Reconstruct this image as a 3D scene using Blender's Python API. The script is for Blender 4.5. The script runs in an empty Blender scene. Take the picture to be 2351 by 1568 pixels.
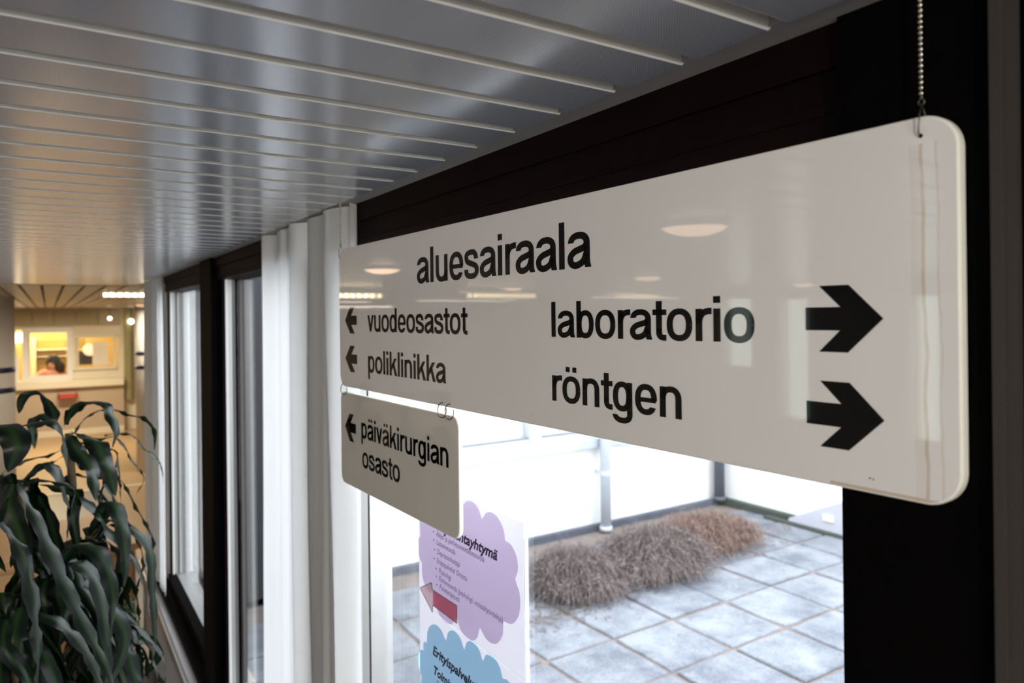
import bpy, math, random
from mathutils import Vector, Matrix
from mathutils.geometry import tessellate_polygon
random.seed(7)
PI = math.pi
C = bpy.context.scene.collection
sc = bpy.context.scene

# ---------------------------------------------------------------- camera, sky, exposure
# all coordinates below are relative to the eye point; at the very end everything is lifted by EYE (floor = 0)
EYE = 2.15
F, CX, CY = 1640.0, 1175.5, 725.0          # focal length and principal point in pixels of the 2351x1568 frame
th, ro = math.radians(33.0), math.radians(0.65)
FW = Vector((math.sin(th), math.cos(th), 0)); RR = Vector((math.cos(th), -math.sin(th), 0)); UU = Vector((0, 0, 1))
R_ = RR*math.cos(ro) - UU*math.sin(ro); U_ = RR*math.sin(ro) + UU*math.cos(ro)
cd = bpy.data.cameras.new('camera'); cam = bpy.data.objects.new('camera', cd); C.objects.link(cam)
cam.matrix_world = Matrix(((R_.x, U_.x, -FW.x, 0), (R_.y, U_.y, -FW.y, 0), (R_.z, U_.z, -FW.z, EYE), (0, 0, 0, 1)))
cd.sensor_width = 36; cd.lens = F/2351*36; cd.shift_y = -(784-CY)/2351; cd.clip_start = .02; cd.clip_end = 200
cd.dof.use_dof = True; cd.dof.focus_distance = 0.92; cd.dof.aperture_fstop = 5.6
sc.camera = cam
sc.view_settings.view_transform = 'Standard'; sc.view_settings.look = 'None'
sc.view_settings.exposure = 0.0; sc.view_settings.gamma = 1.0
w = bpy.data.worlds.new('sky'); sc.world = w; w.use_nodes = True
bg = w.node_tree.nodes['Background']; bg.inputs[0].default_value = (.86, .93, 1.0, 1); bg.inputs[1].default_value = 5.6

def lamp(name, loc, sx, sy, energy, col, rot=(0, 0, 0)):
    l = bpy.data.lights.new(name, 'AREA'); l.shape = 'RECTANGLE'; l.size = sx; l.size_y = sy; l.energy = energy; l.color = col
    o = bpy.data.objects.new(name, l); o.location = loc; o.rotation_euler = rot; C.objects.link(o); return o
WARM = (1.0, .85, .66); NEUT = (1.0, .94, .86)
# light of the ceiling luminaires and of the reception room; those without a lamp mesh are added fill
for (x, y, e, c_) in ((-1.3, 6.5, 10, WARM), (-2.6, 5.9, 10, WARM), (-3.6, 4.6, 10, WARM), (.85, 7.4, 16, WARM),
                      (-1.3, -1.1, 9, NEUT), (-3.0, .8, 9, NEUT), (-3.0, 9.5, 18, WARM), (1.5, 11.0, 24, WARM), (0.2, 13.8, 70, (1, .86, .62))):
    lamp('luminaire_and_fill_light', (x, y, .15), 1.1, .1, e*(1.3 if y > 7 else .6), c_)
def bulb(x, y, e, col):
    l = bpy.data.lights.new('unseen_rear_light', 'POINT'); l.energy = e; l.color = col; l.shadow_soft_size = .06
    o = bpy.data.objects.new('unseen_rear_light', l); o.location = (x, y, .155); C.objects.link(o)
for x, y, e in ((-.30, -1.0, 40), (-.4, -2.3, 44), (-2.4, -.75, 20), (-2.4, -2.2, 14)): bulb(x, y, e, (1, .95, .88))  # unseen lights added behind the viewer to brighten the slat sides
lamp('reception_room_light', (-.9, 17.4, .1), 3.0, 1.2, 110, (1, .80, .42))

# ---------------------------------------------------------------- helpers
def ray(px, py): return FW + R_*((px-CX)/F) - U_*((py-CY)/F)
def at(px, py, d): return ray(px, py)*d
def on(ax, v, px, py):
    r = ray(px, py); return r*(v/r[ax])
W = {}
class MB:
    def __init__(s): s.v = []; s.f = []; s.m = []; s.smooth = False
    def add(s, vs, fs, mi=0):
        n = len(s.v); s.v += [Vector(q) for q in vs]; s.f += [[n+i for i in f] for f in fs]; s.m += [mi]*len(fs); return s
    def box(s, x0, x1, y0, y1, z0, z1, mi=0):
        return s.add([(x, y, z) for z in (z0, z1) for y in (y0, y1) for x in (x0, x1)],
                     [(0, 2, 3, 1), (4, 5, 7, 6), (0, 1, 5, 4), (2, 6, 7, 3), (0, 4, 6, 2), (1, 3, 7, 5)], mi)
    def tube(s, pts, r, n=8, mi=0, cap=True):
        pts = [Vector(p) for p in pts]; rs = r if isinstance(r, (list, tuple)) else [r]*len(pts); b = len(s.v); vs = []
        pn = None
        for i, p in enumerate(pts):
            t = (pts[min(i+1, len(pts)-1)] - pts[max(i-1, 0)]).normalized()
            if pn is None: a = Vector((0, 0, 1)) if abs(t.z) < .9 else Vector((1, 0, 0)); pn = t.cross(a).normalized()
            pn = (pn - t*pn.dot(t)).normalized(); bn = t.cross(pn)
            vs += [p + (pn*math.cos(2*PI*k/n) + bn*math.sin(2*PI*k/n))*rs[i] for k in range(n)]
        fs = [(i*n+k, i*n+(k+1) % n, (i+1)*n+(k+1) % n, (i+1)*n+k) for i in range(len(pts)-1) for k in range(n)]
        if cap: fs += [tuple(range(n))[::-1], tuple((len(pts)-1)*n+k for k in range(n))]
        return s.add(vs, fs, mi)
    def lathe(s, c, prof, n=24, mi=0):
        vs = [(c[0]+r*math.cos(2*PI*k/n), c[1]+r*math.sin(2*PI*k/n), c[2]+z) for r, z in prof for k in range(n)]
        return s.add(vs, [(i*n+k, i*n+(k+1) % n, (i+1)*n+(k+1) % n, (i+1)*n+k) for i in range(len(prof)-1) for k in range(n)], mi)
    def prism(s, poly, fn, d0, d1, mi=0):
        n = len(poly); vs = [fn(u, v, d0) for u, v in poly] + [fn(u, v, d1) for u, v in poly]
        return s.add(vs, [tuple(range(n)), tuple(range(2*n-1, n-1, -1))] + [(k, k+n, (k+1) % n+n, (k+1) % n) for k in range(n)], mi)
    def build(s, name, mats, parent=None, origin=None, smooth=None, label=None):
        if origin is None:
            if parent is not None: origin = W[parent.name]
            else:
                xs = [v.x for v in s.v]; ys = [v.y for v in s.v]; zs = [v.z for v in s.v]
                origin = Vector(((min(xs)+max(xs))/2, (min(ys)+max(ys))/2, min(zs)))
        origin = Vector(origin)
        me = bpy.data.meshes.new(name); me.from_pydata([v-origin for v in s.v], [], s.f)
        for m_ in (mats if isinstance(mats, (list, tuple)) else [mats]): me.materials.append(m_)
        me.polygons.foreach_set('material_index', s.m)
        if smooth or s.smooth: me.polygons.foreach_set('use_smooth', [True]*len(s.f))
        me.update()
        return link(name, me, origin, parent, label)
def link(name, me, wloc, parent=None, label=None):
    o = bpy.data.objects.new(name, me); C.objects.link(o); W[o.name] = Vector(wloc)
    if parent is not None: o.parent = parent; o.location = Vector(wloc) - W[parent.name]
    else: o.location = wloc
    if label: o['label'] = label
    return o
def thing(name, label, cat, loc, group=None):
    o = link(name, None, loc); o.empty_display_size = .05; o['label'] = label; o['category'] = cat
    if group: o['group'] = group
    return o
def tag(o, label, cat, group=None, kind=None):
    o['label'] = label; o['category'] = cat
    if group: o['group'] = group
    if kind: o['kind'] = kind
    return o
def struct(o): o['kind'] = 'structure'; return o
def catmull(P, n=6):
    P = [Vector(p) for p in P]; Q = [P[0]*2-P[1]] + P + [P[-1]*2-P[-2]]; out = []
    for i in range(1, len(Q)-2):
        for k in range(n):
            t = k/n; a, b, c, d = Q[i-1], Q[i], Q[i+1], Q[i+2]
            out.append(((b*2) + (c-a)*t + (a*2-b*5+c*4-d)*t*t + (b*3-a-c*3+d)*t**3)*.5)
    return out + [P[-1]]

# ---------------------------------------------------------------- materials
def mat(name, col, rough=.5, metal=0, noise=None, bump=None, spec=.5, coat=0, trans=0, emit=None):
    """noise=(scale, amount), bump=(scale, strength)"""
    m = bpy.data.materials.new(name); m.use_nodes = True; N = m.node_tree.nodes; L = m.node_tree.links
    b = N['Principled BSDF']; b.inputs['Base Color'].default_value = (*col, 1); b.inputs['Roughness'].default_value = rough
    b.inputs['Metallic'].default_value = metal; b.inputs['Specular IOR Level'].default_value = spec; b.inputs['Coat Weight'].default_value = coat
    if emit: b.inputs['Emission Color'].default_value = (*emit[0], 1); b.inputs['Emission Strength'].default_value = emit[1]
    tc = N.new('ShaderNodeTexCoord')
    if noise:
        n = N.new('ShaderNodeTexNoise'); n.inputs['Scale'].default_value = noise[0]; n.inputs['Detail'].default_value = 6
        L.new(tc.outputs['Object'], n.inputs['Vector'])
        mx = N.new('ShaderNodeMix'); mx.data_type = 'RGBA'; k = noise[1]
        mx.inputs['A'].default_value = (*[max(0, c*(1-k)) for c in col], 1); mx.inputs['B'].default_value = (*[min(1, c*(1+k)) for c in col], 1)
        L.new(n.outputs['Fac'], mx.inputs['Factor']); L.new(mx.outputs['Result'], b.inputs['Base Color'])
    if bump:
        n2 = N.new('ShaderNodeTexNoise'); n2.inputs['Scale'].default_value = bump[0]; n2.inputs['Detail'].default_value = 5
        L.new(tc.outputs['Object'], n2.inputs['Vector']); bp = N.new('ShaderNodeBump'); bp.inputs['Strength'].default_value = bump[1]; bp.inputs['Distance'].default_value = .01
        L.new(n2.outputs['Fac'], bp.inputs['Height']); L.new(bp.outputs['Normal'], b.inputs['Normal'])
    if trans:
        tr = N.new('ShaderNodeBsdfTranslucent'); tr.inputs[0].default_value = (*col, 1)
        ms = N.new('ShaderNodeMixShader'); ms.inputs[0].default_value = trans
        L.new(b.outputs[0], ms.inputs[1]); L.new(tr.outputs[0], ms.inputs[2]); L.new(ms.outputs[0], N['Material Output'].inputs[0])
        for l_ in list(b.inputs['Base Color'].links): L.new(l_.from_socket, tr.inputs[0])
    return m
def mathn(N, L, op, a, b=None, c=None):
    n = N.new('ShaderNodeMath'); n.operation = op
    for i, q in enumerate((a, b, c)):
        if q is None: continue
        if isinstance(q, (int, float)): n.inputs[i].default_value = q
        else: L.new(q, n.inputs[i])
    return n.outputs[0]
def glass(name, ior=1.9, tint=(1, 1, 1)):
    m = bpy.data.materials.new(name); m.use_nodes = True; N = m.node_tree.nodes; L = m.node_tree.links
    N.remove(N['Principled BSDF']); t = N.new('ShaderNodeBsdfTransparent'); t.inputs[0].default_value = (*tint, 1)
    g = N.new('ShaderNodeBsdfGlossy'); g.inputs['Roughness'].default_value = 0.01
    fr = N.new('ShaderNodeFresnel'); ge = N.new('ShaderNodeNewGeometry')
    L.new(mathn(N, L, 'MULTIPLY_ADD', ge.outputs['Backfacing'], 1/ior-ior, ior), fr.inputs[0]); ms = N.new('ShaderNodeMixShader')
    L.new(fr.outputs[0], ms.inputs[0]); L.new(t.outputs[0], ms.inputs[1]); L.new(g.outputs[0], ms.inputs[2]); L.new(ms.outputs[0], N['Material Output'].inputs[0])
    return m
M = {}
M['letter'] = mat('letter_black', (.003, .003, .0035), .04, spec=.22)
M['signedge'] = mat('sign_edge', (.85, .83, .74), .3)
M['chain'] = mat('chain_metal', (.62, .60, .52), .22, 1, noise=(900, .25))
M['wire'] = mat('wire_metal', (.16, .15, .12), .4, 1)
M['trimwhite'] = mat('trim_white', (.42, .40, .38), .45, bump=(60, .05))
M['side'] = mat('slat_side', (.93, .91, .86), .38)
M['dark'] = mat('dark_frame', (.0022, .0018, .0018), .55, noise=(30, .3), spec=.02)
M['brown'] = mat('brown_frame', (.0062, .0030, .0030), .5, noise=(30, .3), spec=.05)
M['black'] = mat('black_panel', (.0015, .0015, .0015), .75, spec=.0)
M['alu'] = mat('aluminium', (.56, .56, .55), .32, .7, noise=(20, .06))
M['alumid'] = mat('aluminium_mid', (.34, .34, .33), .4, .5)
M['aludark'] = mat('gasket', (.10, .09, .085), .6)
M['aluw'] = mat('aluminium_white', (.66, .65, .62), .4)
M['strip'] = mat('door_strip', (.036, .030, .026), .5, noise=(14, .25))
M['glass'] = glass('window_glass', 1.55); M['glass2'] = glass('double_glass', 2.0); M['glassdim'] = glass('dimming_glass', 1.5, (.8, .85, .78))  # last one: tint put in to dim the daylight mirrored in the sign
M['sillgrey'] = mat('sill_grey', (.50, .50, .52), .4, noise=(8, .05))
M['wallwarm'] = mat('wall_warm', (.58, .54, .50), .75, noise=(4, .05), bump=(200, .04))
M['wallwhite'] = mat('wall_white', (.78, .74, .68), .7, noise=(3, .05))
M['floorgrey'] = mat('floor_grey', (.13, .135, .16), .3, noise=(5, .08))
M['floortan'] = mat('floor_tan', (.46, .31, .16), .35, noise=(5, .06))
M['backing'] = mat('ceiling_void', (.16, .15, .14), .8); M['backing2'] = mat('ceiling_void_far', (.24, .20, .14), .8)
M['slat2'] = mat('far_slat', (.46, .40, .30), .4, .2, noise=(6, .06))
M['pillar'] = mat('pillar_white', (.70, .66, .60), .6)
M['blueband'] = mat('blue_band', (.008, .014, .07), .4)
M['extwhite'] = mat('render_white', (.88, .88, .86), .85, noise=(2.2, .05), bump=(40, .2))
M['extframe'] = mat('exterior_frame', (.46, .50, .55), .5)
M['extdark'] = mat('plinth_dark', (.10, .11, .14), .85, noise=(6, .5), bump=(30, .3))
M['moss'] = mat('mossy_kerb', (.045, .055, .045), .9, noise=(9, .6), bump=(40, .5))
M['soil'] = mat('joint_soil', (.20, .165, .15), .95, noise=(12, .4), bump=(80, .6))
M['pipe'] = mat('pipe_white', (.60, .64, .70), .5)
M['pipedark'] = mat('pipe_dark', (.10, .11, .14), .6, noise=(10, .5))
M['wood'] = mat('light_wood', (.60, .34, .15), .4, noise=(6, .15))
M['pot'] = mat('pot_grey', (.28, .27, .26), .6, noise=(12, .1))
M['potsoil'] = mat('pot_soil', (.03, .02, .015), .95, bump=(60, .8))
M['cane'] = mat('cane_bark', (.16, .12, .07), .8, noise=(25, .35), bump=(50, .5))
M['paper'] = mat('paper_white', (.78, .765, .80), .7, trans=.6)
M['cream'] = mat('cream_panel', (.82, .74, .58), .55, noise=(4, .04))
M['olive'] = mat('olive_panel', (.42, .36, .22), .5, noise=(4, .08))
M['tanpanel'] = mat('counter_front', (.52, .41, .30), .55, noise=(4, .05))
M['yellowroom'] = mat('yellow_room_wall', (.72, .55, .22), .7, noise=(3, .08))
M['shelfy'] = mat('shelf_yellow', (.45, .33, .10), .6, noise=(5, .15))
M['gold'] = mat('column_metal', (.42, .38, .20), .35, .5, noise=(6, .1))
M['hair'] = mat('hair_black', (.010, .008, .008), .6)
M['skin'] = mat('skin', (.55, .33, .24), .55)
M['pink'] = mat('pink_shirt', (.78, .40, .36), .8, bump=(60, .2))
M['red'] = mat('red_tray', (.55, .06, .05), .45)
M['whiteobj'] = mat('white_plastic', (.85, .83, .80), .45)
M['darkobj'] = mat('dark_equipment', (.03, .03, .035), .5); M['addeddoor'] = mat('added_door_dark', (.03, .03, .035), .5)
M['tube'] = mat('lit_tube', (1, 1, 1), .5, emit=((1, .82, .56), 20))
M['dome'] = mat('lit_dome', (1, .8, .62), .5, emit=((1, .66, .44), 6.0))
M['domefaint'] = mat('faint_dome', (1, .8, .62), .5, emit=((1, .60, .38), .7))
M['bulb'] = mat('lit_bulb', (1, .9, .75), .5, emit=((1, .90, .72), 7))
M['louvre'] = mat('louvre_metal', (.7, .66, .55), .3, .6)

def ceiling_slat_mat():
    m = mat('perforated_slat', (.20, .21, .23), .2, .22, spec=.9); N = m.node_tree.nodes; L = m.node_tree.links; b = N['Principled BSDF']
    tc = [n for n in N if n.type == 'TEX_COORD'][0]; sp = N.new('ShaderNodeSeparateXYZ'); L.new(tc.outputs['Object'], sp.inputs[0])
    k = 2*PI/.003
    sx = mathn(N, L, 'SINE', mathn(N, L, 'MULTIPLY', sp.outputs[0], k)); sy = mathn(N, L, 'SINE', mathn(N, L, 'MULTIPLY', sp.outputs[1], k))
    h = mathn(N, L, 'GREATER_THAN', mathn(N, L, 'MULTIPLY', sx, sy), .35)
    h2 = mathn(N, L, 'MULTIPLY', h, .6)
    nz = N.new('ShaderNodeTexNoise'); nz.inputs['Scale'].default_value = 3.0; L.new(tc.outputs['Object'], nz.inputs[0])
    mx = N.new('ShaderNodeMix'); mx.data_type = 'RGBA'; mx.inputs['A'].default_value = (.60, .625, .69, 1); mx.inputs['B'].default_value = (.05, .05, .06, 1)
    L.new(h2, mx.inputs['Factor']); L.new(mx.outputs['Result'], b.inputs['Base Color'])
    L.new(mathn(N, L, 'MULTIPLY_ADD', nz.outputs['Fac'], .08, .15), b.inputs['Roughness'])
    return m
M['slat'] = ceiling_slat_mat()
def sign_mat(name, col, y0=None, zb=None):
    """white acrylic; rusty run marks under the right hole and along the right end of the lower edge"""
    m = mat(name, col, .03, spec=.5); N = m.node_tree.nodes; L = m.node_tree.links; b = N['Principled BSDF']
    if y0 is None: return m
    tc = [n for n in N if n.type == 'TEX_COORD'][0]; sp = N.new('ShaderNodeSeparateXYZ'); L.new(tc.outputs['Object'], sp.inputs[0])
    n1 = N.new('ShaderNodeTexNoise'); n1.noise_dimensions = '1D'; n1.inputs['Scale'].default_value = 14; L.new(sp.outputs[2], n1.inputs['W'])
    n2 = N.new('ShaderNodeTexNoise'); n2.inputs['Scale'].default_value = 30; L.new(tc.outputs['Object'], n2.inputs[0])
    fac = None
    for off, wd, st in ((0, .0013, .55), (-.0105, .0009, .30), (.004, .0045, .14)):
        d = mathn(N, L, 'ABSOLUTE', mathn(N, L, 'ADD', mathn(N, L, 'SUBTRACT', sp.outputs[1], y0+off), mathn(N, L, 'MULTIPLY_ADD', n1.outputs['Fac'], .010, -.005)))
        f_ = mathn(N, L, 'MULTIPLY', mathn(N, L, 'LESS_THAN', d, wd), mathn(N, L, 'MULTIPLY', n2.outputs['Fac'], st*1.4))
        fac = f_ if fac is None else mathn(N, L, 'MAXIMUM', fac, f_)
    fac = mathn(N, L, 'MULTIPLY', fac, mathn(N, L, 'LESS_THAN', sp.outputs[2], .262))
    e1 = mathn(N, L, 'MULTIPLY', mathn(N, L, 'LESS_THAN', sp.outputs[2], zb), mathn(N, L, 'LESS_THAN', sp.outputs[1], y0+.075))
    fac = mathn(N, L, 'MAXIMUM', fac, mathn(N, L, 'MULTIPLY', e1, .55))
    mx = N.new('ShaderNodeMix'); mx.data_type = 'RGBA'; mx.inputs['A'].default_value = (*col, 1); mx.inputs['B'].default_value = (.42, .25, .10, 1)
    L.new(fac, mx.inputs['Factor']); L.new(mx.outputs['Result'], b.inputs['Base Color'])
    return m
def slab_mat():
    m = mat('concrete_slab', (.40, .42, .46), .85, bump=(90, .5)); N = m.node_tree.nodes; L = m.node_tree.links; b = N['Principled BSDF']
    g = N.new('ShaderNodeNewGeometry')
    a = N.new('ShaderNodeTexNoise'); a.inputs['Scale'].default_value = 3.2; a.inputs['Detail'].default_value = 8; a.inputs['Roughness'].default_value = .7
    c = N.new('ShaderNodeTexNoise'); c.inputs['Scale'].default_value = 60; c.inputs['Detail'].default_value = 4
    L.new(g.outputs['Position'], a.inputs[0]); L.new(g.outputs['Position'], c.inputs[0])
    s = mathn(N, L, 'ADD', mathn(N, L, 'MULTIPLY', a.outputs['Fac'], .75), mathn(N, L, 'MULTIPLY', c.outputs['Fac'], .25))
    r = N.new('ShaderNodeValToRGB'); r.color_ramp.elements[0].position = .40; r.color_ramp.elements[0].color = (.125, .137, .165, 1)
    r.color_ramp.elements[1].position = .60; r.color_ramp.elements[1].color = (.27, .285, .315, 1)
    L.new(s, r.inputs[0]); L.new(r.outputs[0], b.inputs['Base Color']); return m
M['slab'] = slab_mat()
def curtain_mat():
    m = mat('curtain_cloth', (.93, .93, .925), .9, trans=.40); N = m.node_tree.nodes; L = m.node_tree.links; b = N['Principled BSDF']
    tc = [n for n in N if n.type == 'TEX_COORD'][0]; mp = N.new('ShaderNodeMapping'); mp.inputs['Scale'].default_value = (30, 30, 260); L.new(tc.outputs['Object'], mp.inputs[0])
    n = N.new('ShaderNodeTexNoise'); n.inputs['Scale'].default_value = 1; n.inputs['Detail'].default_value = 4; L.new(mp.outputs[0], n.inputs[0])
    bp = N.new('ShaderNodeBump'); bp.inputs['Strength'].default_value = .35; bp.inputs['Distance'].default_value = .002; L.new(n.outputs['Fac'], bp.inputs['Height']); L.new(bp.outputs[0], b.inputs['Normal'])
    return m
M['curtain'] = curtain_mat()
def leaf_mat():
    m = mat('leaf_green', (.03, .07, .03), .33, spec=.36, trans=.2); N = m.node_tree.nodes; L = m.node_tree.links; b = N['Principled BSDF']
    uv = N.new('ShaderNodeUVMap'); uv.uv_map = 'leaf'; sp = N.new('ShaderNodeSeparateXYZ'); L.new(uv.outputs[0], sp.inputs[0])
    d = mathn(N, L, 'ABSOLUTE', mathn(N, L, 'SUBTRACT', sp.outputs[0], .5))
    r = N.new('ShaderNodeValToRGB'); r.color_ramp.elements[0].position = .04; r.color_ramp.elements[0].color = (.020, .055, .012, 1)
    r.color_ramp.elements[1].position = .22; r.color_ramp.elements[1].color = (.003, .010, .005, 1)
    L.new(d, r.inputs[0]); L.new(r.outputs[0], b.inputs['Base Color'])
    for n in N:
        if n.type == 'BSDF_TRANSLUCENT': L.new(r.outputs[0], n.inputs[0])
    return m
M['leaf'] = leaf_mat()
M['smallleaf'] = mat('small_leaf_green', (.03, .08, .035), .35, trans=.2, noise=(40, .5))
M['stemgreen'] = mat('stem_green', (.06, .09, .03), .6)
M['twig'] = mat('dry_twig', (.165, .130, .122), .9, noise=(9, .6))
M['twigred'] = mat('dry_twig_red', (.21, .135, .108), .9, noise=(9, .6))

# ---------------------------------------------------------------- setting: ceiling, trim, walls, floor
H = .24
cl = struct(MB().box(-4.6, .516, -3.0, 5.62, H+.045, H+.06).build('ceiling', M['backing']))
Y0, PITCH = .386, .0986
sl = MB(); xa, xb = -4.58, .516
# cross-section of one slat, rounded lower edges; its lower face is at H
prof = [(0, .030), (0, .0035), (.0012, .0010), (.0035, 0), (.0815, 0), (.0838, .0010), (.085, .0035), (.085, .030)]
for i in range(len(prof)-1):
    (y1, z1), (y2, z2) = prof[i], prof[i+1]
    sl.add([(xa, y1, z1), (xb, y1, z1), (xb, y2, z2), (xa, y2, z2)], [(0, 1, 2, 3)], 0 if i == 3 else 1)
sl.add([(xb, y, z) for y, z in prof], [tuple(range(8))], 1)
k0 = int((-2.9-Y0)/PITCH); k1 = int((5.52-Y0)/PITCH)
sme = None
for k in range(k0, k1+1):
    wl = Vector((0, Y0+k*PITCH, H))
    if sme is None:
        o = sl.build('ceiling_slat', [M['slat'], M['side']], cl, origin=(0, 0, 0)); sme = o.data
        o.location = wl - W[cl.name]; W[o.name] = wl
    else: link('ceiling_slat', sme, wl, cl)
cl2 = struct(MB().box(-4.6, 6.1, 5.62, 16.3, H+.010, H+.06).build('ceiling', M['backing2']))
s2 = MB().box(0, .105, 5.66, 16.0, 0, .009); me2 = None
for k in range(64):
    wl = Vector((-4.4+k*.125, 0, H))
    if me2 is None:
        o = s2.build('ceiling_slat', M['slat2'], cl2, origin=(0, 0, 0)); me2 = o.data; o.location = wl-W[cl2.name]
    else: link('ceiling_slat', me2, wl, cl2)
struct(MB().box(-4.6, .56, 5.60, 5.64, H-.004, H+.06).build('trim_4', M['olive']))
struct(MB().box(.512, .575, .345, 5.55, H+.002, H+.02).box(.512, .545, -1.0, .345, H+.002, H+.02).build('trim_1', M['trimwhite']))
roof = struct(MB().box(-4.75, .80, -3.2, 5.3, .34, .5).box(-4.75, 6.3, 5.3, 18.8, .34, .5).build('ceiling_roof', M['extwhite']))

# floor
struct(MB().box(-4.75, .66, -3.2, 10.5, -2.25, -2.15).build('floor', M['floorgrey']))
struct(MB().box(-4.75, 6.2, 10.5, 16.0, -2.25, -2.15).box(.66, 6.2, 5.45, 10.5, -2.25, -2.15).build('floor', M['floortan']))
struct(MB().box(-4.75, 6.1, 10.47, 10.53, -2.152, -2.144).build('trim_5', M['cream']))
# walls around the hall; left wall has three window openings
struct(MB().box(-4.75, .66, -3.2, -3.05, -2.15, .34).build('wall_back', M['wallwhite']))
wl_ = MB()
ops = [(2.49, 2.72, -1.0, .12), (3.55, 3.85, -.95, .12), (4.12, 4.48, -.52, .14)]
prev = -3.2
for (a, b_, z0, z1) in ops:
    wl_.box(-4.75, -4.6, prev, a, -2.15, .34); wl_.box(-4.75, -4.6, a, b_, -2.15, z0); wl_.box(-4.75, -4.6, a, b_, z1, .34); prev = b_
wl_.box(-4.75, -4.6, prev, 16.2, -2.15, .34); struct(wl_.build('wall_left', M['wallwhite']))
for i, (a, b_, z0, z1) in enumerate(ops):
    wr = struct(link('window_%d' % (i+4), None, (-4.65, (a+b_)/2, z0)))
    MB().box(-4.66, -4.58, a-.03, a+.01, z0, z1).box(-4.66, -4.58, b_-.01, b_+.03, z0, z1).box(-4.66, -4.58, a, b_, z0-.02, z0+.02).build('frame', M['aluw'], wr)
    MB().box(-4.70, -4.694, a, b_, z0, z1).build('pane', M['glassdim'], wr)
struct(MB().box(6.1, 6.25, 5.45, 16.2, -2.15, .34).build('wall_far_right', M['wallwhite']))
# courtyard side walls and window wall of the corridor
struct(MB().box(.575, .72, .1, 5.3, -2.15, -1.53).build('wall_right', M['wallwarm']))
ENDW = struct(MB().box(.575, .72, 4.49, 5.3, -1.53, .34).build('wall_right', M['extwhite']))
struct(MB().box(.566, .72, -3.2, .06, -2.15, .34).build('wall_right', M['black']))
DR = struct(link('door_1', None, (.57, -.5, -2.15)))
MB().box(.55, .566, -1.2, .214, -2.15, .30).build('door_leaf', M['black'], DR)
MB().box(.536, .566, .222, .229, -2.15, .30).box(.539, .566, .214, .222, -2.15, .30).build('door_strip', M['strip'], DR)
# windows of the corridor: 1 behind the signs, 2 and 3 further along
def window(n, ya, yb, gz0, strips=(('jamb', .573, .582, .012, 'brown'), ('jamb_strip', .582, .598, .018, 'aluw'), ('jamb_strip', .598, .614, .008, 'alu'), ('jamb_gasket', .614, .622, 0, 'aludark'), ('jamb_strip', .622, .650, .002, 'alu')), gm='glass'):
    wr = struct(link('window_%d' % n, None, (.60, (ya+yb)/2, -1.52)))
    hb = .135 if n == 1 else .155
    hd = MB().box(.56, .66, ya, yb, hb, .34, 0).box(.553, .56, ya, yb, .205, .34, 0).box(.557, .56, ya, yb, .168, .176, 0)
    hd.build('head', M['brown'], wr)
    for nm, x0, x1, dy, mt in strips:
        MB().box(x0, x1, yb-.012-dy, yb+.03, gz0-.02, .155).box(x0, x1, ya-.03, ya-.001 if n == 1 else ya+.012+dy, gz0-.02, .155).build(nm, M[mt], wr)
    MB().box(.566, .66, ya, yb, gz0-.06, gz0-.012).box(.56, .60, ya, yb, gz0-.055, gz0+.012).build('bottom_rail', M['dark'], wr)
    MB().box(.603, .66, ya, yb, gz0-.012, gz0+.006).build('bottom_strip', M['alu'], wr)
    MB().box(.633, .637, ya, yb, gz0, .155).build('pane', M[gm], wr)
window(1, .345, 1.525, -1.46, (('jamb_strip', .560, .574, .010, 'alu'), ('jamb_strip', .574, .592, .004, 'alumid'), ('jamb_gasket', .592, .596, 0, 'aludark'), ('jamb_strip', .596, .627, .006, 'alu'), ('jamb_strip', .627, .650, .0, 'alu'))); OLDJ = (('jamb', .573, .582, .012, 'brown'), ('jamb_strip', .582, .592, .018, 'aluw'), ('jamb_strip', .592, .608, .008, 'alumid'), ('jamb_gasket', .608, .622, 0, 'aludark'), ('jamb_gasket', .637, .650, .0, 'aludark'))
window(2, 1.79, 2.985, -1.46, OLDJ, 'glass2'); window(3, 3.27, 4.49, -1.46, OLDJ, 'glass2')
def post(ya, yb, xf=.545, n=2):
    struct(MB().box(xf, .66, ya, yb, -1.53, .34).build('trim_%d' % n, M['dark']))
post(.05, .345, n=2); post(1.54, 1.76, .562, n=3); post(3.0, 3.24, .537, n=6)
# sill with stepped nosing and radiator casing
SL = struct(link('trim_7', None, (.52, 2.6, -1.53)))
MB().box(.52, .575, .3, 5.25, -1.545, -1.52).build('sill_board', M['dark'], SL)
MB().box(.490, .520, .3, 5.25, -1.575, -1.55).build('sill_nosing', M['sillgrey'], SL)
MB().box(.478, .490, .3, 5.25, -1.62, -1.565).build('sill_lip', M['alu'], SL)
MB().box(.505, .575, .3, 5.25, -2.05, -1.575).build('radiator_casing', M['sillgrey'], SL)

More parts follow.
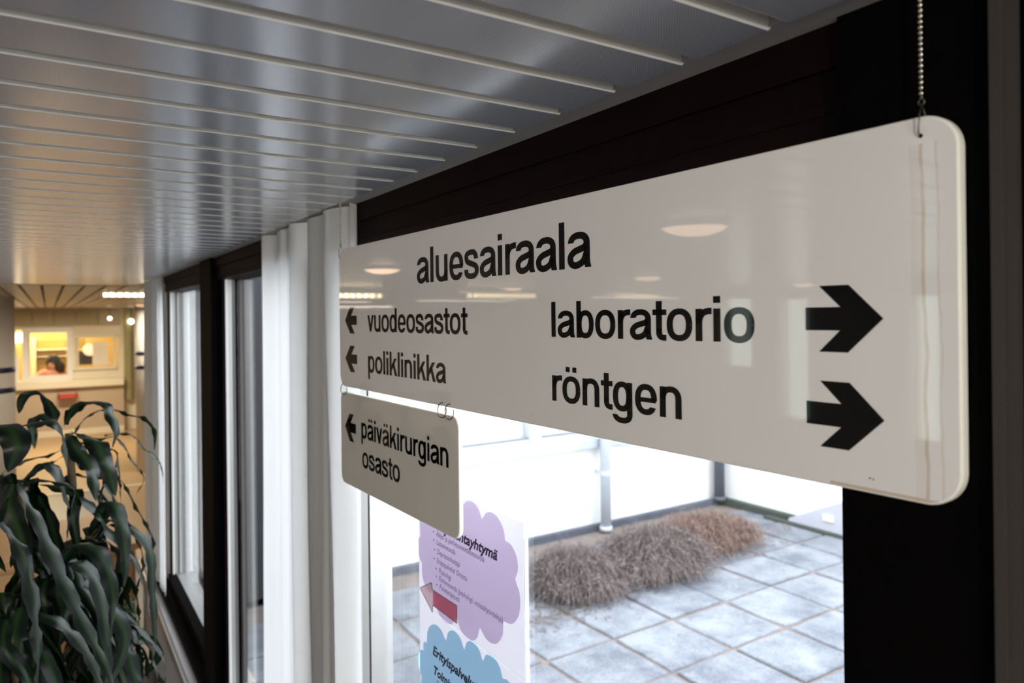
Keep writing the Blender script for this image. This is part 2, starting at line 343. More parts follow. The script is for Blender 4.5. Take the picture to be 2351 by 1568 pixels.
# ---------------------------------------------------------------- courtyard
GZ = -2.035
gr = struct(MB().box(.72, 6.3, -2.5, 5.45, GZ-.15, GZ-.014).build('floor_courtyard', M['soil']))
def slab_mesh(v):
    rnd = random.Random(v); mb = MB(); a, b_ = .248, .243; n = 4; pts = []
    ring = []
    for sx, sy in ((-1, -1), (1, -1), (1, 1), (-1, 1)):
        ring.append((sx*a, sy*b_))
    out = []
    for i in range(4):
        (x0, y0), (x1, y1) = ring[i], ring[(i+1) % 4]
        for k in range(n):
            t = k/n; j = .009 if k else .016
            x = x0+(x1-x0)*t; y = y0+(y1-y0)*t; s = 1-rnd.random()*j/.25
            out.append((x*s, y*s))
    m = len(out)
    vs = [(x*.97, y*.97, 0) for x, y in out] + [(x, y, -.008) for x, y in out] + [(x, y, -.05) for x, y in out]
    fs = [tuple(range(m))] + [(r*m+k, (r+1)*m+k, (r+1)*m+(k+1) % m, r*m+(k+1) % m) for r in (0, 1) for k in range(m)]
    me = bpy.data.meshes.new('paving_slab'); me.from_pydata(vs, [], fs); me.materials.append(M['slab']); return me
sms = [slab_mesh(v) for v in range(6)]
for i in range(-6, 4):
    for j in range(-9, 4):
        x = 3.985+.515*(i+.5); y = 3.43+.507*(j+.5)
        if x < .95 or x > 6.0 or y > 5.2 or y < -1.6: continue
        o = link('paving_slab', random.choice(sms), (x, y, GZ+random.uniform(-.004, .004)), gr)
        o.rotation_euler = (random.uniform(-.012, .012), random.uniform(-.012, .012), random.choice((0, PI))+random.uniform(-.008, .008))
# wing across the end of the yard (Y = 5.3) with a window band, and the right-hand wing (X = 6.1)
ZB = -1.20
struct(MB().box(.72, 6.25, 5.3, 5.45, -2.2, ZB).box(.72, 6.25, 5.3, 5.45, .1, .34).box(5.7, 6.25, 5.3, 5.45, ZB, .1).build('wall_courtyard_end', M['extwhite']))
struct(MB().box(6.1, 6.25, -2.5, 5.3, -2.2, .34).build('wall_courtyard_side', M['extwhite']))
wy = struct(link('window_7', None, (3.2, 5.3, ZB)))
MB().box(1.96, 5.7, 5.22, 5.34, ZB, ZB+.03).box(1.96, 5.7, 5.22, 5.235, ZB-.05, ZB).build('sill', M['extframe'], wy)
MB().box(.72, 5.7, 5.30, 5.36, ZB+.03, ZB+.085).build('bottom_rail', M['extframe'], wy)
MB().box(.72, 5.7, 5.315, 5.34, ZB+.085, ZB+.10).build('gasket', M['pipedark'], wy)
CDR = struct(link('added_dark_door', None, (1.35, 5.25, GZ)))  # added dark door, keeps the view through the side windows dim
MB().box(.75, 1.95, 5.24, 5.299, GZ, .30).build('door_leaf', M['addeddoor'], CDR); MB().box(.86, 1.30, 5.232, 5.24, -1.2, .1).box(1.40, 1.84, 5.232, 5.24, -1.2, .1).build('pane', M['darkobj'], CDR)
mxx = on(1, 5.3, 1226, 985).x
for q in (mxx-1.5, mxx, mxx+1.5): MB().box(q-.05, q+.05, 5.28, 5.38, ZB+.03, .1).box(q+.05, q+.075, 5.29, 5.38, ZB+.03, .1).build('mullion', M['extframe'], wy)
MB().box(.72, 5.7, 5.355, 5.36, ZB+.09, .1).build('pane', M['glass'], wy)
MB().box(.72, 5.7, 5.42, 5.43, ZB+.03, .1).build('blind', M['extwhite'], wy)
struct(MB().box(.72, 6.1, 5.24, 5.3, GZ-.1, GZ+.045).build('baseboard_courtyard_end', M['extdark']))
struct(MB().box(6.02, 6.1, -2.5, 5.24, GZ-.1, GZ+.06).box(5.93, 6.02, -2.5, 4.6, GZ-.1, GZ+.02).build('baseboard_courtyard_side', M['moss']))
def downpipe(name, x, y, r, z0, m, label):
    o = MB(); o.smooth = True; o.tube([(x, y, z0), (x, y, .2)], r, 16).tube([(x, y, z0), (x, y, z0+.04)], r*1.18, 16)
    t = thing(name, label, 'pipe', (x, y, z0)); o.build('pipe', m, t)
    for z in (-1.5, -.5): MB().tube([(x, y, z), (x, y, z+.03)], r*1.15, 16).box(x-.012, x+.012, y, 5.3, z+.005, z+.025).build('bracket', m, t)
dp = on(2, GZ+.03, 1417, 1222)
downpipe('drainpipe', dp.x, 5.16, .05, GZ+.01, M['pipe'], 'white drainpipe rising along the white courtyard wall among the dry shrubs')
downpipe('drainpipe', 5.98, 5.19, .055, GZ+.05, M['pipedark'], 'dark drainpipe in the far inner corner of the courtyard')
# low grey sloping wedge with a small pale vent on the right-hand wall
a0 = on(0, 6.08, 1822, 1186); a1 = on(0, 6.08, 1960, 1145)
rp = thing('grey_wedge', 'low grey sloping wedge against the right courtyard wall', 'concrete block', (6.04, (a0.y+a1.y)/2, GZ))
MB().prism([(a0.y, GZ), (a1.y-.3, GZ), (a1.y-.3, a1.z+.06), (a1.y, a1.z), (a0.y, a0.z)], lambda u, v, d: (d, u, v), 6.0, 6.1).build('block', mat('wedge_grey', (.50, .50, .56), .8, noise=(4, .1)), rp)
q0 = on(0, 6.0, 1890, 1180); q1 = on(0, 6.0, 1914, 1200)
MB().box(5.985, 6.0, q1.y, q0.y, q1.z, q0.z).build('vent', M['cream'], rp, label='small cream vent cover')

def shrub(label, cx, cy, rx, ry, h, n, m, seed, upright=.3):
    rnd = random.Random(seed); mb = MB()
    for i in range(n):
        a = rnd.random()*2*PI; r = math.sqrt(rnd.random()); bx = cx+rx*r*math.cos(a)*.75; by = cy+ry*r*math.sin(a)*.75
        top = h*(1-.55*r*r)*rnd.uniform(.5, 1.1); az = a+rnd.uniform(-1.3, 1.3); L_ = rnd.uniform(.10, .30)*(rx+ry); up = rnd.random() < upright
        P = []
        for k in range(5):
            t = k/4; z = top*math.sin(min(1, t*(.55 if up else 1.15))*PI*.5*1.0) if up else top*math.sin(t*PI*.85)
            P.append(Vector((bx+math.cos(az)*L_*t*(.3 if up else 1)+rnd.uniform(-.02, .02), by+math.sin(az)*L_*t*(.3 if up else 1)+rnd.uniform(-.02, .02), GZ-.02+max(.0, z)+.01)))
        wd = rnd.uniform(.0015, .0035); sd = Vector((-math.sin(az), math.cos(az), rnd.uniform(-.6, .6))).normalized()*wd
        vs = [];
        for k, p in enumerate(P): f_ = 1-.6*k/4; vs += [p-sd*f_, p+sd*f_]
        mb.add(vs, [(2*k, 2*k+1, 2*k+3, 2*k+2) for k in range(4)])
        if i % 2 == 0:   # withered curled leaf
            p = P[3]; q = Vector((rnd.uniform(-1, 1), rnd.uniform(-1, 1), rnd.uniform(-1, 1))).normalized()*.014; s_ = q.cross(Vector((0, 0, 1)))*.6
            mb.add([p, p+q+s_, p+q*2, p+q-s_], [(0, 1, 2, 3)])
    o = mb.build('dry_shrub', m); tag(o, label, 'shrub', 'dry shrubs along the courtyard wall'); return o
g1 = on(2, GZ, 1320, 1350); g2 = on(2, GZ, 1500, 1305); g3 = on(2, GZ, 1640, 1235); g4 = on(2, GZ, 1770, 1215)
shrub('grey-brown dry shrub nearest the papers on the window', g1.x, g1.y, .42, .42, .30, 2600, M['twig'], 1, .15)
shrub('grey matted dry shrub in front of the white drainpipe', g2.x, g2.y, .55, .42, .34, 3200, M['twig'], 2, .15)
shrub('reddish dry shrub between the drainpipe and the courtyard corner', g3.x-.25, g3.y-.08, .60, .36, .30, 3000, M['twigred'], 3, .4)
shrub('low reddish dry shrub in the courtyard corner', g4.x-.55, g4.y+.12, .40, .33, .20, 1500, M['twigred'], 4, .6)

rl = random.Random(9); lt = MB()
for i in range(2000):
    t = rl.random(); px = 1215+t*600; py = 1425-t*215+rl.gauss(0, 24)*(1.25-t*.6); p = on(2, GZ, px, py)
    if p.y > 5.2 or p.x > 6: continue
    a = rl.random()*PI; l_ = rl.uniform(.006, .02); d_ = Vector((math.cos(a)*l_, math.sin(a)*l_, rl.uniform(-.1, .4)*l_)); s_ = Vector((-d_.y, d_.x, 0))*.35
    p = p+Vector((0, 0, .008)); lt.add([p-d_, p+s_, p+d_, p-s_], [(0, 1, 2, 3)])
tag(lt.build('leaf_litter', M['twig']), 'brown dead leaves strewn on the paving around the dry shrubs', 'leaf litter', kind='stuff')
# ---------------------------------------------------------------- lettering drawn as strokes
SV, SH = 140, 104
def arc(cx, cy, rx, ry, a0, a1, n=28, p=2.35):
    o = []
    for i in range(n+1):
        a = math.radians(a0+(a1-a0)*i/n); c, s = math.cos(a), math.sin(a)
        o.append((cx+rx*math.copysign(abs(c)**(2/p), c), cy+ry*math.copysign(abs(s)**(2/p), s)))
    return o
def spl(P, n=8): return [(v.x, v.y) for v in catmull([Vector((x, y, 0)) for x, y in P], n)]
def stroke(pts, h0=None, h1=None, sv=SV, sh=SH):
    """ribbon around a centre line; h0/h1 = 'h' or 'v' cut the end horizontally / vertically"""
    L_ = []; R = []; n = len(pts)
    for i in range(n):
        ax, ay = pts[max(i-1, 0)]; bx, by = pts[min(i+1, n-1)]; dx, dy = bx-ax, by-ay; d = math.hypot(dx, dy) or 1
        nx, ny = -dy/d, dx/d
        wx, wy = nx*sv/2, ny*sh/2
        e = h0 if i == 0 else (h1 if i == n-1 else None)
        if e == 'h': wx, wy = math.copysign(sv/2, nx), 0
        if e == 'v': wx, wy = 0, math.copysign(sh/2, ny)
        L_.append((pts[i][0]+wx, pts[i][1]+wy)); R.append((pts[i][0]-wx, pts[i][1]-wy))
    return [(L_[i], L_[i+1], R[i+1], R[i]) for i in range(n-1)]
def rect(x0, x1, y0, y1): return [((x0, y0), (x1, y0), (x1, y1), (x0, y1))]
XH = 523
def glyphs():
    G = {}; h = SV/2; oy = XH+12-SH/2; by = -12+SH/2; ry = (oy-by)/2; cy = (oy+by)/2
    G['o'] = (stroke(arc(285, cy, 285-h, ry, 0, 360, 56)), 570, 26, 26)
    G['l'] = (rect(0, 140, 0, 718), 140, 52, 52)
    G['i'] = (rect(0, 140, 0, XH)+rect(0, 140, 608, 718), 140, 52, 52)
    nw = 500
    arch = [(nw-h, 0)] + arc((nw)/2, oy-170, nw/2-h, 170, 0, 180, 28)
    G['n'] = (rect(0, 140, 0, XH)+stroke(arch, 'h', None), nw, 52, 50)
    G['u'] = ([tuple((nw-x, XH-y) for x, y in q) for q in G['n'][0]], nw, 50, 52)
    G['r'] = (rect(0, 140, 0, XH)+stroke(arc(300, oy-200, 230, 200, 180, 84, 16), None, 'v'), 325, 52, -4)
    G['t'] = (rect(85, 225, 120, 668)+rect(0, 330, XH-98, XH)+stroke([(155, 200)]+arc(275, by+95, 120, 95, 180, 270, 12)+[(325, by)], None, 'v'), 325, 4, -14)
    v = 500; G['v'] = ([((0, XH), (150, XH), (320, 0), (180, 0)), ((v-150, XH), (v, XH), (320, 0), (180, 0))], v, 0, 0)
    G['k'] = (rect(0, 140, 0, 718)+[((335, XH), (502, XH), (140, 140), (140, 310)), ((200, 345), (312, 415), (535, 0), (370, 0))], 535, 52, -8)
    G['a'] = (stroke(arc(270, 355, 190, oy-355, 172, 0, 22)+[(460, 280), (460, 150), (466, 70), (492, 0)], 'h', 'h')
              + stroke(spl([(440, 330), (400, 300), (300, 276), (170, 244), (84, 185), (72, 125), (105, 66), (190, by-2), (300, 58), (390, 110), (450, 210)])), 562, 26, 4)
    G['ä'] = (G['a'][0]+rect(110, 235, 615, 718)+rect(310, 435, 615, 718), 562, 26, 4)
    G['ö'] = (G['o'][0]+rect(115, 242, 615, 718)+rect(328, 455, 615, 718), 570, 26, 26)
    G['e'] = (stroke(arc(272, cy, 272-h, ry, -2, 326, 44), None, 'h')+rect(90, 520, cy-48, cy+34), 545, 26, 22)
    G['s'] = (stroke(spl([(430, 352), (410, 425), (345, oy-8), (265, oy), (165, oy-12), (92, 440), (82, 375), (125, 310), (250, 272), (375, 238), (448, 185), (440, 100), (370, by+10), (260, by), (150, by+10), (84, 90), (70, 168)], 5), 'h', 'h'), 520, 18, 18)
    bw = stroke(arc(250, cy, 250-h, ry, 0, 360, 56)); W_ = 520
    G['d'] = (bw+rect(W_-140, W_, 0, 718), W_, 26, 52)
    fl = [tuple((W_-x, y) for x, y in q) for q in bw]
    G['b'] = (fl+rect(0, 140, 0, 718), W_, 52, 26)
    G['p'] = (fl+rect(0, 140, -214, XH), W_, 52, 26)
    G['g'] = (bw+rect(W_-140, W_, -40, XH)+stroke([(W_-h, 0)]+arc(W_/2-8, -55, W_/2+8-h, 120, 0, -172, 24), 'h', 'h'), W_, 26, 52)
    return G
GL = glyphs()
def word(mb, text, u0, u1, base, asc, fn, d):
    """set TEXT so that its ink runs from u0 to u1; asc = height of the ascenders"""
    x = 0; items = []
    for i, ch in enumerate(text):
        q, wd, lb, rb = GL[ch]
        if i: x += lb*.9
        if i and text[i-1] == 'r' and ch in 'aoä': x -= 26
        if i and text[i-1] in 'v' : x -= 4
        items.append((x, q)); x += wd + rb*.9
        last = wd + rb*.9 - wd
    tot = x-last; su = (u1-u0)/tot; sv = asc/718
    for x, q in items:
        for f_ in q:
            pts = [(u0+(x+a)*su, base+b_*sv) for a, b_ in f_]
            ar = sum(pts[i][0]*pts[(i+1) % 4][1]-pts[(i+1) % 4][0]*pts[i][1] for i in range(4))
            if abs(ar) < 1e-12: continue
            if ar < 0: pts.reverse()
            mb.add([fn(u, v, d) for u, v in pts], [(0, 1, 2, 3)])

# ---------------------------------------------------------------- the two hanging signs
def plane(A, B):
    A = Vector((A[0], A[1], 0)); B = Vector((B[0], B[1], 0)); e = (B-A).normalized(); n = Vector((e.y, -e.x, 0))
    return lambda u, v, d: A + e*u + n*d + Vector((0, 0, v))
def rounded(u0, u1, v0, v1, r, n=10):
    o = []
    for cu, cv, a in ((u1-r, v1-r, 0), (u0+r, v1-r, 90), (u0+r, v0+r, 180), (u1-r, v0+r, 270)):
        o += [(cu+r*math.cos(math.radians(a+90*k/n)), cv+r*math.sin(math.radians(a+90*k/n))) for k in range(n+1)]
    return o
def panel(fn, u0, u1, v0, v1, r, t, mats, parent, bev=.0018):
    """rounded board, front face at depth 0 (towards the corridor), back at -t, edges rolled"""
    mb = MB(); rings = []
    for ins, d in ((bev, 0), (bev*.3, -bev*.3), (0, -bev), (0, -t+bev), (bev*.3, -t+bev*.3), (bev, -t)):
        rings.append([fn(u, v, d) for u, v in rounded(u0+ins, u1-ins, v0+ins, v1-ins, max(.002, r-ins))])
    n = len(rings[0]); vs = [p for q in rings for p in q]
    fs = [tuple(range(n))]
    mb.add(vs, fs, 0); b0 = 0
    mb.f += [[i*n+k, i*n+(k+1) % n, (i+1)*n+(k+1) % n, (i+1)*n+k] for i in range(5) for k in range(n)]; mb.m += [1]*(5*n)
    mb.f.append(list(range(6*n-1, 5*n-1, -1))); mb.m.append(0)
    return mb.build('panel', mats, parent)
fnA = plane((.5069, 1.436), (.533, .247))
fnB = plane((.512, 1.446), (.5206, .952))
rootA = fnA(.595, -.1405, -.003)
SA = thing('hanging_sign', 'large white hanging sign with black department names and arrows', 'sign', rootA)
panel(fnA, -.002, 1.1895, -.1405, .1415, .026, .0105, [sign_mat('sign_white', (.80, .775, .755), fnA(1.165, 0, 0).y-rootA.y, .0042), M['signedge']], SA)
D = .0005
ASC = .0430
for tx, u0, u1, b_, a_ in (('aluesairaala', .3557, .7981, .0554, .0568), ('vuodeosastot', .1461, .5181, -.0266, .0424), ('poliklinikka', .1463, .4512, -.1040, .0424),
                           ('laboratorio', .7214, 1.0193, -.0265, ASC), ('röntgen', .7215, .9324, -.1052, ASC)):
    mb = MB(); word(mb, tx, u0, u1, b_, a_, fnA, D); mb.build('lettering', M['letter'], SA)
AR = [(1.070, .0094), (1.1008, .0094), (1.0825, .0269), (1.1077, .0269), (1.1353, 0), (1.1067, -.0269), (1.082, -.0269), (1.1003, -.0094), (1.070, -.0094)]
def arrow(parent, fn, pts):
    n = len(pts); c = len(pts)
    mb = MB()
    # split into shaft and two wings so that every face is convex
    s0, n0, w0, w1, tip, w2, w3, n1, s1 = pts
    mid = ((n0[0]+n1[0])/2, tip[1])
    for q in ((s0, n0, n1, s1), (n0, w0, w1, tip), (n0, tip, n1), (n1, tip, w2, w3)):
        q = list(q); ar = sum(q[i][0]*q[(i+1) % len(q)][1]-q[(i+1) % len(q)][0]*q[i][1] for i in range(len(q)))
        if ar < 0: q.reverse()
        mb.add([fn(u, v, D) for u, v in q], [tuple(range(len(q)))])
    mb.build('arrow', M['letter'], parent)
for cv in (-.0053, -.0828): arrow(SA, fnA, [(u, v+cv) for u, v in AR])
for cv in (-.0054, -.0825): arrow(SA, fnA, [(.0306+(1.1353-u)*.945, v*.975+cv) for u, v in AR])
for u, v, r in ((1.1641, .1271, .0016), (.0062, .1237, .0016), (.679, -.1275, .0006), (1.1235, -.1285, .0006), (1.1262, -.1290, .0006)):
    mb = MB(); mb.add([fnA(u+r*math.cos(k*PI/5), v+r*math.sin(k*PI/5), .0006) for k in range(10)], [tuple(range(10))]); mb.build('hole' if r > .001 else 'speck', M['black'], SA)
rootB = fnB(.244, -.342, -.003)
SB = thing('hanging_sign', 'small grey-white sign hung on wire rings under the large sign', 'sign', rootB)
panel(fnB, -.0045, .4915, -.342, -.153, .019, .0075, [sign_mat('small_sign_white', (.66, .62, .565)), M['signedge']], SB)
for tx, u0, u1, b_, a_ in (('päiväkirurgian', .1075, .460, -.2356, .0405), ('osasto', .1107, .2827, -.2925, .0405)):
    mb = MB(); word(mb, tx, u0, u1, b_, a_, fnB, D); mb.build('lettering', M['letter'], SB)
arrow(SB, fnB, [(.0208+(1.1353-u)*.895, v*1.04-.2229) for u, v in AR])

# bead chains
def chain(label, u, ztop, zh):
    p0 = fnA(u, zh, .002); c0 = fnA(u, zh+.0225, -.001); t = thing('bead_chain', label, 'chain', fnA(u, zh, -.003))
    mb = MB(); mb.smooth = True
    mb.tube([fnA(u, zh, -.009), fnA(u, zh+.004, -.0095), fnA(u, zh+.016, -.006), c0 + Vector((0, 0, .001)), fnA(u+.0005, zh+.014, .0035), fnA(u-.0006, zh+.004, .0028), fnA(u-.0008, zh, .0008), fnA(u, zh, -.009)], .0006, 6, cap=False)
    mb.build('hook_wire', M['wire'], t)
    mb = MB(); mb.smooth = True
    mb.tube([c0+Vector((0, .0022*math.cos(a*PI/6), .0022+.0022*math.sin(a*PI/6))) for a in range(13)], .0006, 6, cap=False)
    mb.tube([c0+Vector((0, 0, .0042)), c0+Vector((0, 0, .0066))], .0012, 8); mb.build('coupling', M['wire'], t)
    mb = MB(); mb.tube([c0+Vector((0, 0, .006)), Vector((c0.x, c0.y, ztop))], .0004, 5); mb.build('cord', M['chain'], t)
    z = c0.z+.0085; me = None
    while z < ztop:
        wl = Vector((c0.x, c0.y, z))
        if me is None:
            b_ = MB(); b_.smooth = True; n = 10; pr = [(.0019*math.sin(PI*i/8), -.0019*math.cos(PI*i/8)) for i in range(9)]
            b_.lathe((0, 0, 0), pr, n); o = b_.build('bead', M['chain'], t, origin=(0, 0, 0)); me = o.data; o.location = wl-W[t.name]
        else: link('bead', me, wl, t)
        z += .0040
chain('metal bead chain holding the near right end of the large sign', 1.1641, .262, .1271)
chain('metal bead chain holding the far left end of the large sign', .0072, .262, .1237)
def ring(label, u, ub):
    top = fnA(u, -.1350, 0); bot = fnB(ub, -.1580, 0); mid = (top+bot)/2; R = (top-bot).length/2
    t = thing('wire_ring', label, 'ring', bot, 'wire rings between the two signs'); mb = MB(); mb.smooth = True
    off = Vector((-.6, .8, 0))   # ring plane is turned, as in the photo
    P = [mid+Vector((0, 0, R*math.cos(a*2*PI/20)))+off*(R*.62*math.sin(a*2*PI/20))+Vector((-.0025, 0, 0)) for a in range(-1, 17)]
    mb.tube(P, .0008, 7); mb.build('wire', M['wire'], t)
ring('thin wire ring between the signs at their left corner', .0192, .0277)
ring('thin wire ring at the right end of the small sign', .4407, .4455)
ring('thinner wire link at the top right corner of the small sign', .4640, .4690)

# ---------------------------------------------------------------- two printed papers taped on window 1
GX = .6315
def gp(px, py):
    q = on(0, GX, px, py); return (q.y, q.z)
def cloud(cusps, bulge=.42, n=8, closed=True):
    P = [gp(*q) for q in cusps]; out = []; m = len(P)
    cxm = sum(p[0] for p in P)/m; cym = sum(p[1] for p in P)/m
    for i in range(m):
        a, b_ = P[i], P[(i+1) % m]; dx, dy = b_[0]-a[0], b_[1]-a[1]; nx, ny = dy, -dx
        mx, my = (a[0]+b_[0])/2-cxm, (a[1]+b_[1])/2-cym
        if nx*mx+ny*my < 0: nx, ny = -nx, -ny
        for k in range(n):
            t = k/n; h = max(0, 1-(2*t-1)**2)**.62*bulge
            out.append((a[0]+dx*t+nx*h, a[1]+dy*t+ny*h))
    return out, (cxm, cym)
def fan(parent, name, poly, c, m, d, label=None):
    mb = MB(); vs = [Vector((GX-d, y, z)) for y, z in poly]
    mb.add(vs, [tuple(q) for q in tessellate_polygon([vs])]); return mb.build(name, m, parent, label=label)
def print_line(parent, text, px, py, size, m, shear=.25, bold=0, squeeze=.85):
    """built-in font set as ink on the paper"""
    y, z = gp(px, py); cu = bpy.data.curves.new('text', 'FONT'); cu.body = text; cu.size = size; cu.shear = shear; cu.offset = bold; cu.resolution_u = 2
    o = bpy.data.objects.new('text', cu); C.objects.link(o); bpy.context.view_layer.update()
    me = bpy.data.meshes.new_from_object(o.evaluated_get(bpy.context.evaluated_depsgraph_get())); bpy.data.objects.remove(o)
    rot = Matrix(((0, 0, -1), (-1, 0, 0), (0, 1, 0)))
    for v in me.vertices: p = rot @ Vector((v.co.x*squeeze, v.co.y, 0)); v.co = p
    me.materials.clear(); me.materials.append(m)
    link('print_line', me, (GX-.0016, y, z), parent)
M['lilac'] = mat('lilac_ink', (.72, .62, .80), .7, trans=.6); M['blueink'] = mat('blue_ink', (.42, .68, .84), .7, trans=.6)
M['pinkink'] = mat('pink_ink', (.72, .20, .28), .7, trans=.4); M['pinkpale'] = mat('pale_pink_ink', (.85, .62, .68), .7, trans=.4); M['ink'] = mat('ink', (.03, .02, .06), .6); M['inkgrey'] = mat('ink_grey', (.12, .09, .20), .6)
yR = on(0, GX, 1204, 1380).y; yL = on(0, GX, 963, 1300).y; zt = on(0, GX, 1203, 1200).z; zm = on(0, GX, 1203, 1561).z; zb = zm-(zt-zm)
P1 = thing('paper_notice', 'white paper with lilac cloud and red arrow taped on the window', 'paper', (GX, (yL+yR)/2, zm))
MB().box(GX-.0008, GX, yR, yL, zm+.0008, zt).build('sheet', M['paper'], P1)
def cz(x, y): return (940+x/3.663, 1140+y/3.663)
pc, cc = cloud([cz(*q) for q in ((615, 190), (812, 372), (893, 690), (795, 1045), (598, 1100), (400, 1010), (205, 800), (112, 560), (100, 330), (215, 150), (440, 140))], .36)
fan(P1, 'cloud_print', pc, cc, M['lilac'], .0012, 'lilac scalloped cloud')
for tx, x, y, s, b_ in (('Terveyskuntayhtymä', 150, 222, .0265, .0009), ('Äitiys- ja perhesuunnitteluneuvola', 230, 330, .0155, 0), ('Lastenneuvola', 232, 400, .0155, 0), ('Depressiohoitaja', 238, 480, .0155, 0),
                        ('Erityispalvelut Omatta', 235, 555, .0155, 0), ('Psykologi', 252, 640, .0155, 0), ('Perheneuvola (psykologi, sosiaalityöntekijä)', 252, 705, .0155, 0), ('Puheterapeutti', 258, 775, .0155, 0)):
    print_line(P1, tx, *cz(x, y), s, M['ink'] if b_ else M['inkgrey'], .28, b_, 1.2 if b_ else .86)
    if not b_: print_line(P1, '•', *cz(x-26, y-16), s, M['ink'], 0, 0, 1)
ah = [gp(*cz(*q)) for q in ((95, 765), (192, 722), (192, 782), (200, 915), (200, 970))]
mb = MB(); mb.add([(GX-.0018, *gp(*cz(*q))) for q in ((95, 765), (192, 722), (205, 785), (205, 905), (200, 972))], [(0, 1, 2, 3, 4)]); mb.build('arrow_head', M['pinkpale'], P1, label='pale pink arrow head')
mb = MB(); mb.add([(GX-.0018, *gp(*cz(*q))) for q in ((205, 785), (405, 915), (405, 1065), (205, 910))], [(0, 1, 2, 3)]); mb.build('arrow_shaft', M['pinkink'], P1, label='rose red arrow shaft')
mb = MB()
for q0_, q1_ in (((95, 765), (192, 722)), ((192, 722), (200, 782)), ((200, 782), (405, 915)), ((405, 915), (405, 1065)), ((405, 1065), (203, 912)), ((200, 972), (95, 765)), ((203, 912), (200, 972))):
    a, b_ = gp(*cz(*q0_)), gp(*cz(*q1_)); mb.tube([(GX-.0018, *a), (GX-.0018, *b_)], .0006, 4)
mb.build('arrow_outline', M['ink'], P1)
P2 = thing('paper_notice', 'white paper with light blue cloud taped on the window below the lilac one', 'paper', (GX, (yL+yR)/2, zb))
MB().box(GX-.0008, GX, yR, yL, zb, zm-.0008).build('sheet', M['paper'], P2)
cu2 = [cz(*q) for q in ((125, 1290), (150, 1230), (312, 1212), (466, 1288), (622, 1384), (790, 1530), (900, 1800), (800, 2050), (560, 2000), (330, 1850), (160, 1700), (108, 1510))]
pc, cc = cloud(cu2, .36); fan(P2, 'cloud_print', pc, cc, M['blueink'], .0012, 'light blue scalloped cloud')
for tx, x, y, s, b_ in (('Erityispalvelut Omatta', 200, 1320, .0265, .0009), ('Toimintaterapia', 205, 1480, .0240, .0009), ('Ravitsemusneuvonta', 235, 1580, .0155, 0)):
    print_line(P2, tx, *cz(x, y), s, M['ink'], .28, b_, 1.15 if b_ else .86)
mb = MB(); mb.box(GX-.0004, GX+.0004, yR-.012, yR-.002, zm-.2, zt+.01); mb.build('tape', mat('clear_tape', (.9, .92, .95), .2, trans=.6), P1)

# ---------------------------------------------------------------- curtains
def curtain(label, ya, yb, xc, z0, z1, nf, amp, seed):
    rnd = random.Random(seed); mb = MB(); mb.smooth = True; nu, nv = nf*14, 16
    ph = [rnd.uniform(.6, 1.3) for _ in range(nf+2)]; cum = [0]
    for p in ph: cum.append(cum[-1]+p)
    def X(t, v):
        s = t*nf; i = int(s); fr = s-i; a = amp*(.7+.5*math.sin(3.1*i+seed))
        return xc + a*math.sin(2*PI*s+.5*math.sin(2.2*v+i)) + amp*.14*math.sin(2*PI*s*2.3+seed+v)
    vs = []
    for j in range(nv+1):
        v = j/nv
        for i in range(nu+1):
            t = i/nu; tt = t+.018*math.sin(2*PI*t*nf*.9+1.5*v+seed)
            k = .35+.65*min(1, (1-v)*6) if v > .9 else 1
            vs.append((X(t, v*2)*1.0, ya+(yb-ya)*min(1, max(0, tt)), z0+(z1-z0)*v))
    mb.add(vs, [(j*(nu+1)+i, j*(nu+1)+i+1, (j+1)*(nu+1)+i+1, (j+1)*(nu+1)+i) for j in range(nv) for i in range(nu)])
    t = thing('curtain', label, 'curtain', (xc, (ya+yb)/2, z0), 'white window curtains')
    o = mb.build('cloth', M['curtain'], t)
    return t
curtain('white floor-length curtain hanging beside the large sign', 1.410, 2.168, .531, -1.50, H-.002, 5, .015, 1)
curtain('white curtain at the far end of the window wall behind the plant', 4.28, 5.02, .518, -1.50, H-.002, 4, .017, 4)
# valve on the white pipe end below the far curtain
vp = at(352, 1365, 4.25); rv = thing('radiator_valve', 'white radiator pipe end with a black knob under the far curtain', 'valve', vp-Vector((0, 0, .1)))
mb = MB(); mb.smooth = True; mb.tube([vp-Vector((0, 0, .12)), vp+Vector((0, 0, .01))], .028, 14); mb.build('pipe', M['whiteobj'], rv)
mb = MB(); mb.smooth = True; mb.tube([vp+Vector((-.01, -.03, .03)), vp+Vector((-.01, .0, .03))], .014, 12); mb.build('knob', M['darkobj'], rv, label='black knob')

# ---------------------------------------------------------------- luminaires
def linear(label, x0, x1, y, g='long louvred ceiling lamps', H=H):
    t = thing('ceiling_lamp', label, 'lamp', ((x0+x1)/2, y, H-.075), g)
    MB().box(x0, x1, y-.07, y+.07, H-.02, H-.002).box(x0, x1, y-.075, y-.07, H-.036, H-.002).box(x0, x1, y+.07, y+.075, H-.036, H-.002).build('housing', M['louvre'], t)
    mb = MB(); mb.smooth = True; mb.tube([(x0+.02, y, H-.058), (x1-.02, y, H-.058)], .017, 10); mb.build('tube', M['tube'], t)
    mb = MB(); n = int((x1-x0)/.055)
    for k in range(n+1):
        x = x0+(x1-x0)*k/n; mb.box(x-.007, x+.007, y-.08, y+.07, H-.082, H-.036)
    mb.build('louvre', M['louvre'], t)
linear('long louvred ceiling lamp shining above the far curtain', .40, 1.55, 7.35, H=H+.05)
linear('unseen long ceiling lamp added behind the viewer in the corridor', -1.7, -.9, -1.1)  # unseen lamp, added as a light source
